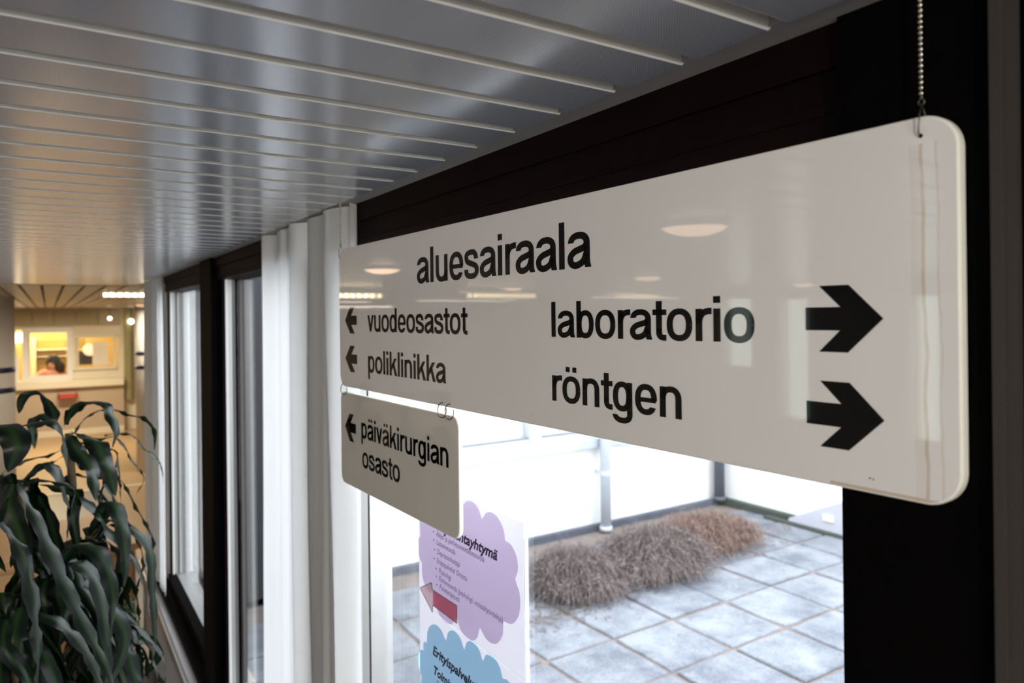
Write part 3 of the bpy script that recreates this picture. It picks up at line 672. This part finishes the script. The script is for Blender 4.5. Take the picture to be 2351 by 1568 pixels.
def dome(label, x, y, r=.10):
    t = thing('dome_lamp', label, 'lamp', (x, y, H-.06), 'round dome ceiling lamps'); mb = MB(); mb.smooth = True
    mb.lathe((x, y, H-.032), [(.001, 0), (r*.5, .003), (r*.85, .012), (r, .024)], 28); mb.build('shade', M['dome'], t)
    mb = MB(); mb.lathe((x, y, H-.008), [(r*1.04, -.004), (r*1.04, .008), (.01, .008)], 28); mb.build('rim', M['louvre'], t)
dome('unseen dome lamp added behind the viewer in the corridor', -.30, -1.0)  # lamp body added out of view for the nearest rear light
def unfold(px, py, z=.232):
    r = ray(px, py); A_ = fnA(0, 0, 0); n = fnA(0, 0, 1)-A_; t = A_.dot(n)/r.dot(n); h = r*t; r2 = r-n*(2*r.dot(n)); q = h+r2*((z-h.z)/r2.z)
    return q.x, q.y
for lab, pa, pb in (('long lamp mirrored at the left edge of the large sign', 760, 874), ('long lamp mirrored above the word vuodeosastot', 1050, 1232), ('long lamp mirrored above the word laboratorio', 1388, 1510)):
    a, b_ = unfold(pa, 679, .182), unfold(pb, 679, .182); linear(lab, min(a[0], b_[0]), max(a[0], b_[0]), (a[1]+b_[1])/2)
for lab, px, py in (('dome lamp mirrored above the right half of the large sign', 1595, 521), ('dome lamp mirrored near the left top of the large sign', 878, 618),
                    ('faint dome lamp mirrored under the word aluesairaala', 1177, 661), ('faint dome lamp mirrored above the word laboratorio', 1487, 636), ('faint dome lamp mirrored above the upper right arrow', 1860, 652)):
    x, y = unfold(px, py); dome(lab, max(x, -4.2), y, .085)

# ---------------------------------------------------------------- hall: pillars, reception
def pillar(label, x, y, r):
    t = thing('pillar', label, 'pillar', (x, y, -2.15), 'white pillars with two blue bands'); mb = MB(); mb.smooth = True
    mb.tube([(x, y, -2.15), (x, y, H)], r, 32); mb.build('shaft', M['pillar'], t)
    for z in (-.475, -.672):
        mb = MB(); mb.smooth = True; mb.tube([(x, y, z-.026), (x, y, z+.026)], r+.003, 32); mb.build('band', M['blueband'], t, label='dark blue painted band')
e = ray(26, 800); c = e*7.0; side = Vector((-FW.y, FW.x, 0)).normalized()
pillar('white pillar with two blue bands at the left edge', c.x+side.x*.22, c.y+side.y*.22, .21)
c = ray(313, 800)*10.3; pillar('white pillar with two blue bands beside the far curtain', c.x-side.x*.21, c.y-side.y*.21, .20)

YR = 16.0
def rp_(px, py, y=YR):
    q = on(1, y, px, py); return q.x, q.z
def rbox(mb, p0, p1, y0, y1, mi=0):
    x0, z0 = rp_(p0[0], p1[1]); x1, z1 = rp_(p1[0], p0[1]); return mb.box(x0, x1, y0, y1, z0, z1, mi)
# wall with two window openings
mb = MB(); xl, xr = -4.6, rp_(312, 800)[0]
wa0, _ = rp_(60, 0); wa1, _ = rp_(158, 0); wb0, _ = rp_(172, 0); wb1, _ = rp_(262, 0); wc0, _ = rp_(27, 0); wc1, _ = rp_(50, 0)
zT = rp_(100, 757)[1]; zLa = rp_(100, 872)[1]; zTb = rp_(215, 775)[1]; zLb = rp_(215, 843)[1]
mb.box(xl, wc0, YR, YR+.12, -2.15, .34); mb.box(wc1, wa0, YR, YR+.12, zLa, zT); mb.box(wa1, wb0, YR, YR+.12, zLa, zT)
mb.box(wb0, wb1, YR, YR+.12, zTb, zT); mb.box(wb0, wb1, YR, YR+.12, zLa, zLb); mb.box(wb1, rp_(274, 0)[0], YR, YR+.12, zLa, zT)
mb.box(wc0, rp_(274, 0)[0], YR, YR+.12, zT, .34); mb.box(wc0, rp_(274, 0)[0], YR, YR+.12, -2.15, zLa)
mb.box(rp_(274, 0)[0], 6.2, YR, YR+.12, -2.15, .34)
struct(mb.build('wall_reception', M['cream']))
for i in range(5):
    x0 = rp_(25+50*i, 720)[0]; x1 = rp_(73+50*i, 720)[0]; z1 = rp_(100, 713)[1]; z0 = rp_(100, 748)[1]
    o = MB().box(x0, x1, YR-.05, YR, z0, min(z1, H-.01)).build('trim_%d' % (8+i), M['olive']); struct(o)
def win(name, px0, py0, px1, py1, wdt, m):
    wr = struct(link(name, None, (rp_((px0+px1)/2, 0)[0], YR, rp_(px0, py1)[1]))); x0, z0 = rp_(px0, py1); x1, z1 = rp_(px1, py0)
    MB().box(x0, x1, YR-.06, YR-.003, z1-wdt, z1).box(x0, x1, YR-.06, YR-.003, z0, z0+wdt).box(x0, x0+wdt, YR-.06, YR-.003, z0+wdt, z1-wdt).box(x1-wdt, x1, YR-.06, YR-.003, z0+wdt, z1-wdt).build('frame', m, wr)
    MB().box(x0+wdt, x1-wdt, YR-.03, YR-.025, z0+wdt, z1-wdt).build('pane', M['glass'], wr)
win('window_8', 52, 752, 166, 876, .09, M['whiteobj']); win('window_9', 167, 768, 266, 850, .05, M['cream'])
# reception room behind
x0, x1 = rp_(-30, 0)[0], rp_(285, 0)[0]
struct(MB().box(x0, x1, 18.3, 18.4, -2.15, .34).box(x0-.1, x0, YR+.12, 18.4, -2.15, .34).box(x1, x1+.1, YR+.12, 18.4, -2.15, .34).build('wall_reception_room', M['yellowroom']))
struct(MB().box(x0, x1, YR+.12, 18.4, -2.25, -2.15).build('floor', M['floortan']))
def bp_(px, py, y): q = on(1, y, px, py); return q.x, q.z
def bbox(name, m, p0, p1, y, dy, parent=None, label=None):
    x0, z0 = bp_(p0[0], p1[1], y); x1, z1 = bp_(p1[0], p0[1], y); return MB().box(x0, x1, y, y+dy, z0, z1).build(name, m, parent, label=label)
SH_ = thing('wall_shelf', 'yellow lit shelving on the back wall of the reception room', 'shelf', (bp_(118, 0, 18.0)[0], 18.1, bp_(0, 850, 18)[1]))
for a, b_ in ((780, 799), (806, 816), (822, 868)): bbox('shelf_panel', M['shelfy'], (84, a), (152, b_), 18.15, .1, SH_)
bbox('shelf_board', M['cream'], (84, 799), (154, 805), 17.95, .3, SH_); bbox('shelf_board', M['cream'], (84, 816), (154, 820), 17.95, .3, SH_)
bbox('side_board', M['cream'], (62, 774), (82, 868), 17.9, .35, SH_)
o = bbox('wall_cabinet', M['shelfy'], (172, 776), (196, 800), 17.6, .25); tag(o, 'orange-brown wall cabinet seen through the right reception window', 'cabinet')
o = bbox('office_machine', M['darkobj'], (176, 806), (212, 838), 17.0, .5); tag(o, 'dark office machine behind the right reception window', 'machine')
NT = thing('notice_board', 'large white sheet standing in the right reception window', 'board', (bp_(230, 0, 16.3)[0], 16.3, bp_(0, 838, 16.3)[1]))
bbox('sheet', M['whiteobj'], (213, 784), (249, 838), 16.3, .02, NT); bbox('foot', M['whiteobj'], (213, 834), (258, 839), 16.22, .1, NT)
q = bp_(206, 803, 16.6); mb = MB(); mb.smooth = True; mb.lathe((q[0], 16.6, q[1]), [(.12*math.sin(PI*i/8), -.12*math.cos(PI*i/8)) for i in range(9)], 16)
tag(mb.build('globe_lamp', mat('globe_beige', (.85, .70, .52), .5, emit=((1, .8, .55), .8))), 'round beige globe lamp beside the white sheet in reception', 'lamp')
q = bp_(38, 786, 16.6); LT = thing('desk_lamp', 'bright glowing lamp shade at the left end of the reception', 'lamp', (q[0], 16.6, q[1]-.15))
mb = MB(); mb.smooth = True; mb.lathe((q[0], 16.6, q[1]), [(.13, 0), (.14, .08), (.12, .17), (.001, .18)], 18); mb.build('shade', M['bulb'], LT)
mb = MB(); mb.tube([(q[0], 16.6, q[1]-.9), (q[0], 16.6, q[1]+.1)], .012, 8).tube([(q[0], 16.6, q[1]-.92), (q[0], 16.6, q[1]-.9)], .09, 14); mb.build('pole', M['louvre'], LT)
o = bbox('leaflet_rack', M['whiteobj'], (28, 818), (43, 879), 15.75, .06); tag(o, 'narrow white panel standing at the left end of the counter', 'panel')
# counter ledge, counter front
CT = thing('reception_counter', 'long cream ledge over the tan reception counter front', 'counter', (rp_(150, 0)[0], YR-.2, -2.15))
zc = rp_(150, 871)[1]; zc0 = rp_(150, 887)[1]
MB().box(rp_(-40, 0)[0], rp_(271, 0)[0], YR-.34, YR-.003, zc0, zc).build('ledge', M['cream'], CT)
MB().box(rp_(-40, 0)[0], rp_(272, 0)[0], YR-.22, YR-.003, -2.15, zc0).build('front_panel', M['tanpanel'], CT)
MB().box(rp_(-40, 0)[0], rp_(272, 0)[0], YR-.24, YR-.22, -2.15, -2.04).build('plinth', M['cream'], CT)
q = on(1, 15.55, 133, 915); q1_ = on(1, 15.55, 178, 905); o = MB(); o.box(q.x, q1_.x, 15.55, 15.75, q.z, q1_.z); o.box(q.x, q.x+.02, 15.55, 15.75, q.z, q1_.z+.03); o.box(q1_.x-.02, q1_.x, 15.55, 15.75, q.z, q1_.z+.03)
tag(o.build('letter_tray', M['red']), 'small red tray fixed on the tan counter front', 'tray')
MB().box(q.x+.1, q1_.x-.1, 15.75, 15.79, q.z-.05, q.z+.05)
# olive metal door frame column at the right end of the counter
DC = struct(link('door_2', None, (rp_(290, 0)[0], YR-.1, -2.15)))
for a, b_, mm, dy in ((275, 279, 'gold', .10), (279, 290, 'gold', .16), (290, 297, 'olive', .08)):
    x0, _ = rp_(a, 0); x1, _ = rp_(b_, 0); MB().box(x0, x1, YR-dy, YR-.003, -1.55, H-.02).build('door_frame', M[mm], DC)
x0, z0 = rp_(298, 842); x1, z1 = rp_(311, 752); MB().box(x0, x1, YR-.05, YR-.003, z0, z1).build('door_pane', mat('door_daylight_paint', (.75, .76, .78), .3, noise=(5, .3)), DC)  # pale patchy colour stands in for daylight in the glass door
for px, py, r in ((252, 731, .035), (301, 738, .05)):
    q = on(1, 15.7, px, py); mb = MB(); mb.smooth = True; mb.lathe((q.x, q.y, q.z), [(r*math.sin(PI*i/8), -r*math.cos(PI*i/8)) for i in range(9)], 14)
    t = thing('spot_lamp', 'small bright globe lamp hanging %s' % ('over the right reception window' if px < 280 else 'beside the olive door frame'), 'lamp', (q.x, q.y, q.z-r), 'small hanging globe lamps')
    mb.build('bulb', M['bulb'], t); MB().tube([(q.x, q.y, q.z+r*.9), (q.x, q.y, H+.03)], .006, 6).build('cord', M['darkobj'], t)
q = on(2, H-.02, 336, 702); q = at(336, 702, 9.0); mb = MB(); mb.smooth = True; mb.lathe((q.x, q.y, q.z), [(.001, -.02), (.10, -.012), (.13, .02)], 20)
tag(mb.build('dome_lamp', M['domefaint']), 'small glowing dome lamp next to the far blue-banded pillar', 'lamp', 'round dome ceiling lamps')

# person seated at the reception window: pink shirt, dark hair, bent forward
def person():
    q = on(1, 16.75, 118, 872); bx, by, bz = q.x, 16.75, q.z
    t = thing('person', 'person with dark hair in a pink shirt bent over the reception desk', 'person', (bx, by, bz))
    def skin(name, verts, edges, m):
        me = bpy.data.meshes.new(name); me.from_pydata([Vector(v[:3]) for v in verts], edges, []); me.materials.append(m)
        o = link(name, me, (bx, by, bz), t); md = o.modifiers.new('sk', 'SKIN'); md.use_smooth_shade = True
        for i, v in enumerate(verts): me.skin_vertices[0].data[i].radius = (v[3], v[4] if len(v) > 4 else v[3])
        me.skin_vertices[0].data[0].use_root = True
        s = o.modifiers.new('su', 'SUBSURF'); s.levels = 2; s.render_levels = 2; return o
    skin('body', [(.12, .12, -.35, .15, .13), (.10, .05, -.10, .15, .13), (.06, -.02, .10, .17, .12), (.02, -.08, .22, .08, .07), (0, -.12, .30, .055),
                  (-.16, -.06, .16, .06), (-.30, -.12, -.02, .045), (-.20, -.30, -.02, .038), (-.12, -.34, -.02, .03),
                  (.25, -.04, .14, .06), (.34, -.12, -.04, .045), (.18, -.30, -.03, .038), (.10, -.34, -.02, .03)],
         [(0, 1), (1, 2), (2, 3), (3, 4), (2, 5), (5, 6), (6, 7), (7, 8), (2, 9), (9, 10), (10, 11), (11, 12)], M['pink'])
    for s_ in (-1, 1):
        hx = s_*.12 - (0 if s_ > 0 else 0)
        skin('hand', [(hx, -.34, -.02, .028), (hx*.8, -.40, -.03, .032), (hx*.6, -.46, -.04, .010), (hx*.75, -.47, -.04, .010), (hx*.9, -.46, -.04, .009), (hx*.5, -.42, -.03, .010)], [(0, 1), (1, 2), (1, 3), (1, 4), (1, 5)], M['skin'])
    mb = MB(); mb.smooth = True; hc = Vector((bx+.02, by-.16, bz+.34))
    mb.lathe(hc, [(.095*math.sin(PI*i/12)*(1-.15*max(0, (5-i)/5)), -.125*math.cos(PI*i/12)) for i in range(13)], 20); mb.build('head', M['skin'], t)
    mb = MB(); mb.smooth = True; mb.add([hc+Vector((0, -.095, .01)), hc+Vector((-.015, -.09, -.03)), hc+Vector((.015, -.09, -.03)), hc+Vector((0, -.12, -.025))], [(0, 1, 3), (0, 3, 2), (1, 2, 3)]); mb.build('nose', M['skin'], t)
    mb = MB(); mb.smooth = True
    mb.lathe(hc+Vector((.012, .03, .02)), [(.128*math.sin(PI*i/12), -.145*math.cos(PI*i/12)) for i in range(13)], 20)
    mb.tube([hc+Vector((.05, .05, 0)), hc+Vector((.13, .05, -.10)), hc+Vector((.16, .03, -.20))], [.11, .10, .05], 14); mb.build('hair', M['hair'], t)
person()

# low wooden sideboard beyond the plant
SBD = thing('sideboard', 'light wooden sideboard standing beyond the plant', 'sideboard', (-.1, 5.6, -2.15))
MB().box(-.72, .47, 5.06, 5.95, -1.44, -1.40).build('top', M['wood'], SBD); MB().box(-.70, .45, 5.10, 5.93, -2.07, -1.44).build('body', M['wood'], SBD)
for k in range(3): d_ = MB().box(-.69+k*.38, -.33+k*.38, 5.08, 5.10, -2.04, -1.47).build('door', M['wood'], SBD); MB().box(-.37+k*.38, -.36+k*.38, 5.06, 5.08, -1.75, -1.65).build('handle', M['louvre'], d_)
for sx in (-.66, .41):
    for sy in (5.14, 5.88): MB().box(sx-.02, sx+.02, sy-.02, sy+.02, -2.15, -2.07).build('leg', M['darkobj'], SBD)

# ---------------------------------------------------------------- big potted plant
def leaf(parent, pts, width, seed, side=None, wave=.085, fold=.20):
    rnd = random.Random(seed); sp = catmull(pts, 6); n = len(sp); vs = []; uvs = []
    cols = (-1, -.5, 0, .5, 1); ph = rnd.uniform(0, 6)
    lens = [0]
    for i in range(1, n): lens.append(lens[-1]+(sp[i]-sp[i-1]).length)
    tot = lens[-1]
    azi = (sp[-1]-sp[0]); azi.z = 0
    if azi.length < .03: azi = Vector((math.cos(ph), math.sin(ph), 0))
    sd0 = side or Vector((0, 0, 1)).cross(azi).normalized(); tw = rnd.uniform(-.5, .5)
    for i, p in enumerate(sp):
        t = (sp[min(i+1, n-1)]-sp[max(i-1, 0)]).normalized(); s = lens[i]/tot
        sd = (sd0 - t*sd0.dot(t)).normalized(); nn = sd.cross(t).normalized()
        a = tw*s; sd, nn = sd*math.cos(a)+nn*math.sin(a), nn*math.cos(a)-sd*math.sin(a)
        wd = width*.5*min(1, .28+2.4*s)*(max(0, 1-s**3.2))**.75
        for c_ in cols:
            wv = wave*width*(math.sin(s*tot/width*3.6+ph+(2.0 if c_ > 0 else 0))+.5*math.sin(s*tot/width*7.5+ph*2+c_))*abs(c_)**1.5*min(1, (1-s)*4)
            vs.append(p + sd*(wd*c_) + nn*(fold*wd*abs(c_)+wv)); uvs.append((c_*.5+.5, s))
    m = len(cols); mb = MB(); mb.smooth = True
    mb.add(vs, [(i*m+k, i*m+k+1, (i+1)*m+k+1, (i+1)*m+k) for i in range(n-1) for k in range(m-1)])
    o = mb.build('leaf', M['leaf'], parent); uvl = o.data.uv_layers.new(name='leaf')
    for lp in o.data.loops: uvl.data[lp.index].uv = uvs[lp.vertex_index]
    return o
PB = Vector((.02, 2.05, -2.15))
PL = thing('potted_dracaena', 'tall potted plant with long arching dark green leaves in the left foreground', 'plant', PB)
mb = MB(); mb.smooth = True; mb.lathe(PB, [(.001, 0), (.13, 0), (.17, .30), (.18, .31), (.18, .34), (.16, .34), (.15, .30), (.001, .30)], 28); mb.build('pot', M['pot'], PL)
MB().lathe(PB, [(.001, .315), (.155, .312)], 20).build('soil', M['potsoil'], PL)
crowns = [at(158, 995, 2.05), at(40, 1110, 1.75), at(205, 1230, 2.0), at(120, 1330, 1.8), at(235, 1440, 2.0), at(20, 1420, 1.6)]
for i, c in enumerate(crowns):
    b_ = PB+Vector((.05*math.cos(i*1.05), .05*math.sin(i*1.05), .30)); mb = MB(); mb.smooth = True
    mid = (b_+c)/2+Vector((.02*math.cos(i), .02*math.sin(i), 0)); mb.tube(catmull([b_, mid, c], 6), .011, 10); mb.build('cane', M['cane'], PL)
def L(px, wd, seed, d=2.0, dd=0, wave=.085):
    n = len(px); pts = []
    for i, p in enumerate(px): pts.append(at(p[0], p[1], d+dd*math.sin(PI*.5*i/(n-1))))
    leaf(PL, pts, wd, seed, wave=wave)
hand = [([(130, 975), (118, 932), (87, 897), (52, 912), (43, 950)], .060, 2.05, -.10), ([(150, 975), (167, 940), (195, 924), (238, 924), (258, 960), (268, 994), (258, 1030)], .050, 2.05, -.12),
        ([(165, 1000), (200, 955), (250, 938), (300, 952), (336, 962), (356, 994), (354, 1035)], .034, 2.1, .15), ([(-10, 1000), (40, 980), (87, 968), (126, 968), (150, 1012), (155, 1080)], .062, 1.75, .05),
        ([(-40, 985), (0, 975), (30, 990), (38, 1030), (18, 1085)], .075, 1.7, -.05), ([(130, 985), (95, 950), (74, 975), (80, 1032)], .045, 2.15, .08),
        ([(160, 990), (202, 1001), (232, 1006), (262, 1002), (285, 1020), (303, 1055), (332, 1096), (312, 1136)], .036, 2.1, .05),
        ([(240, 1000), (288, 994), (314, 1005), (332, 1030), (351, 1042), (371, 1068), (376, 1112)], .034, 2.2, .1), ([(160, 1000), (173, 1023), (206, 1066), (217, 1098), (221, 1152)], .060, 2.0, -.1),
        ([(180, 1000), (219, 1012), (232, 1040), (249, 1077), (266, 1140)], .062, 2.05, -.08), ([(60, 1115), (110, 1112), (150, 1125), (203, 1149), (253, 1217), (289, 1257), (316, 1294), (327, 1350)], .058, 1.9, .1),
        ([(230, 1085), (280, 1104), (316, 1167), (352, 1235), (348, 1289), (354, 1325)], .038, 2.15, .1), ([(0, 1125), (60, 1095), (110, 1060), (140, 1100), (160, 1170)], .055, 1.85, .0),
        ([(205, 1230), (250, 1150), (280, 1200), (290, 1290), (285, 1350)], .050, 2.0, -.1), ([(120, 1330), (170, 1250), (230, 1270), (260, 1360), (255, 1450)], .055, 1.75, -.1),
        ([(235, 1440), (270, 1330), (305, 1330), (320, 1400), (318, 1460)], .042, 2.0, .1), ([(40, 1110), (80, 1180), (130, 1290), (180, 1400), (240, 1520), (270, 1600)], .050, 1.55, .0),
        ([(0, 1200), (50, 1260), (80, 1380), (90, 1500), (85, 1600)], .055, 1.5, .0), ([(30, 1110), (20, 1160), (50, 1240), (45, 1330)], .060, 1.7, 0)]
for i, (px, wd, d, dd) in enumerate(hand): L(px, wd, i, d, dd)
rnd = random.Random(11)
for ci, c in enumerate(crowns):
    nl = (8, 16, 22, 28, 26, 26)[ci]
    for k in range(nl):
        az = rnd.random()*2*PI; ln = rnd.uniform(.16, .34); d = Vector((math.cos(az), math.sin(az), 0)); hgt = rnd.uniform(.0, .09) if ci > 0 else rnd.uniform(-.02, .02)
        if ci == 0: hgt = -.02; ln *= .8
        b_ = c-Vector((0, 0, rnd.uniform(0, .12))); reach = ln*rnd.uniform(.35, .6)
        maxx = .44
        P = [b_, b_+d*reach*.35+Vector((0, 0, hgt)), b_+d*reach*.75+Vector((0, 0, hgt*.6-.02)), b_+d*reach+Vector((0, 0, -ln*.35)), b_+d*reach*1.05+Vector((0, 0, -ln*.8))]
        P = [Vector((min(p.x+rnd.uniform(-.012, .012)*i, maxx), p.y+rnd.uniform(-.012, .012)*i, p.z)) for i, p in enumerate(P)]
        leaf(PL, P, rnd.uniform(.028, .055), 100+ci*50+k)
# small-leaved trailing plant at the lower right of the big one
q = at(300, 1420, 2.15)
FG = thing('small_leaved_plant', 'fine trailing plant with tiny leaves below the big plant beside the sill', 'plant', Vector((q.x, q.y, -2.15)))
mb = MB(); mb.smooth = True; mb.lathe(Vector((q.x, q.y, -2.15)), [(.001, 0), (.07, 0), (.09, .16), (.08, .16), (.001, .14)], 22); mb.build('pot', M['pot'], FG)
st = MB(); lv = MB(); rnd = random.Random(5)
for i in range(9):
    a = rnd.random()*2*PI; base = Vector((q.x, q.y, -2.0)); top = Vector((q.x+rnd.uniform(-.07, .0), q.y+rnd.uniform(-.05, .05), q.z+rnd.uniform(-.05, .09)))
    ex, ey = rnd.uniform(265, 350), rnd.uniform(1410, 1530); end = at(ex, ey, 2.1+rnd.uniform(-.05, .1))
    P = catmull([base, (base+top)/2+Vector((.01, 0, 0)), top, (top+end)/2+Vector((0, 0, .03)), end], 10); st.tube(P, .0016, 5)
    for k in range(20, len(P)):
        for _ in range(2):
            p = P[k]; dv = Vector((rnd.uniform(-1, 1), rnd.uniform(-1, 1), rnd.uniform(-1, .4))).normalized()*rnd.uniform(.012, .02); s_ = dv.cross(Vector((rnd.uniform(-1, 1), rnd.uniform(-1, 1), 1))).normalized()*.005
            lv.add([p, p+dv*.5+s_, p+dv, p+dv*.5-s_], [(0, 1, 2, 3)])
st.build('stems', M['stemgreen'], FG)['kind'] = 'stuff'; o = lv.build('foliage', M['smallleaf'], FG); o['kind'] = 'stuff'

# ---------------------------------------------------------------- lift everything so that the floor is at zero
for o in bpy.data.objects:
    if o.parent is None and o is not cam: o.location.z += EYE
bpy.context.view_layer.update()
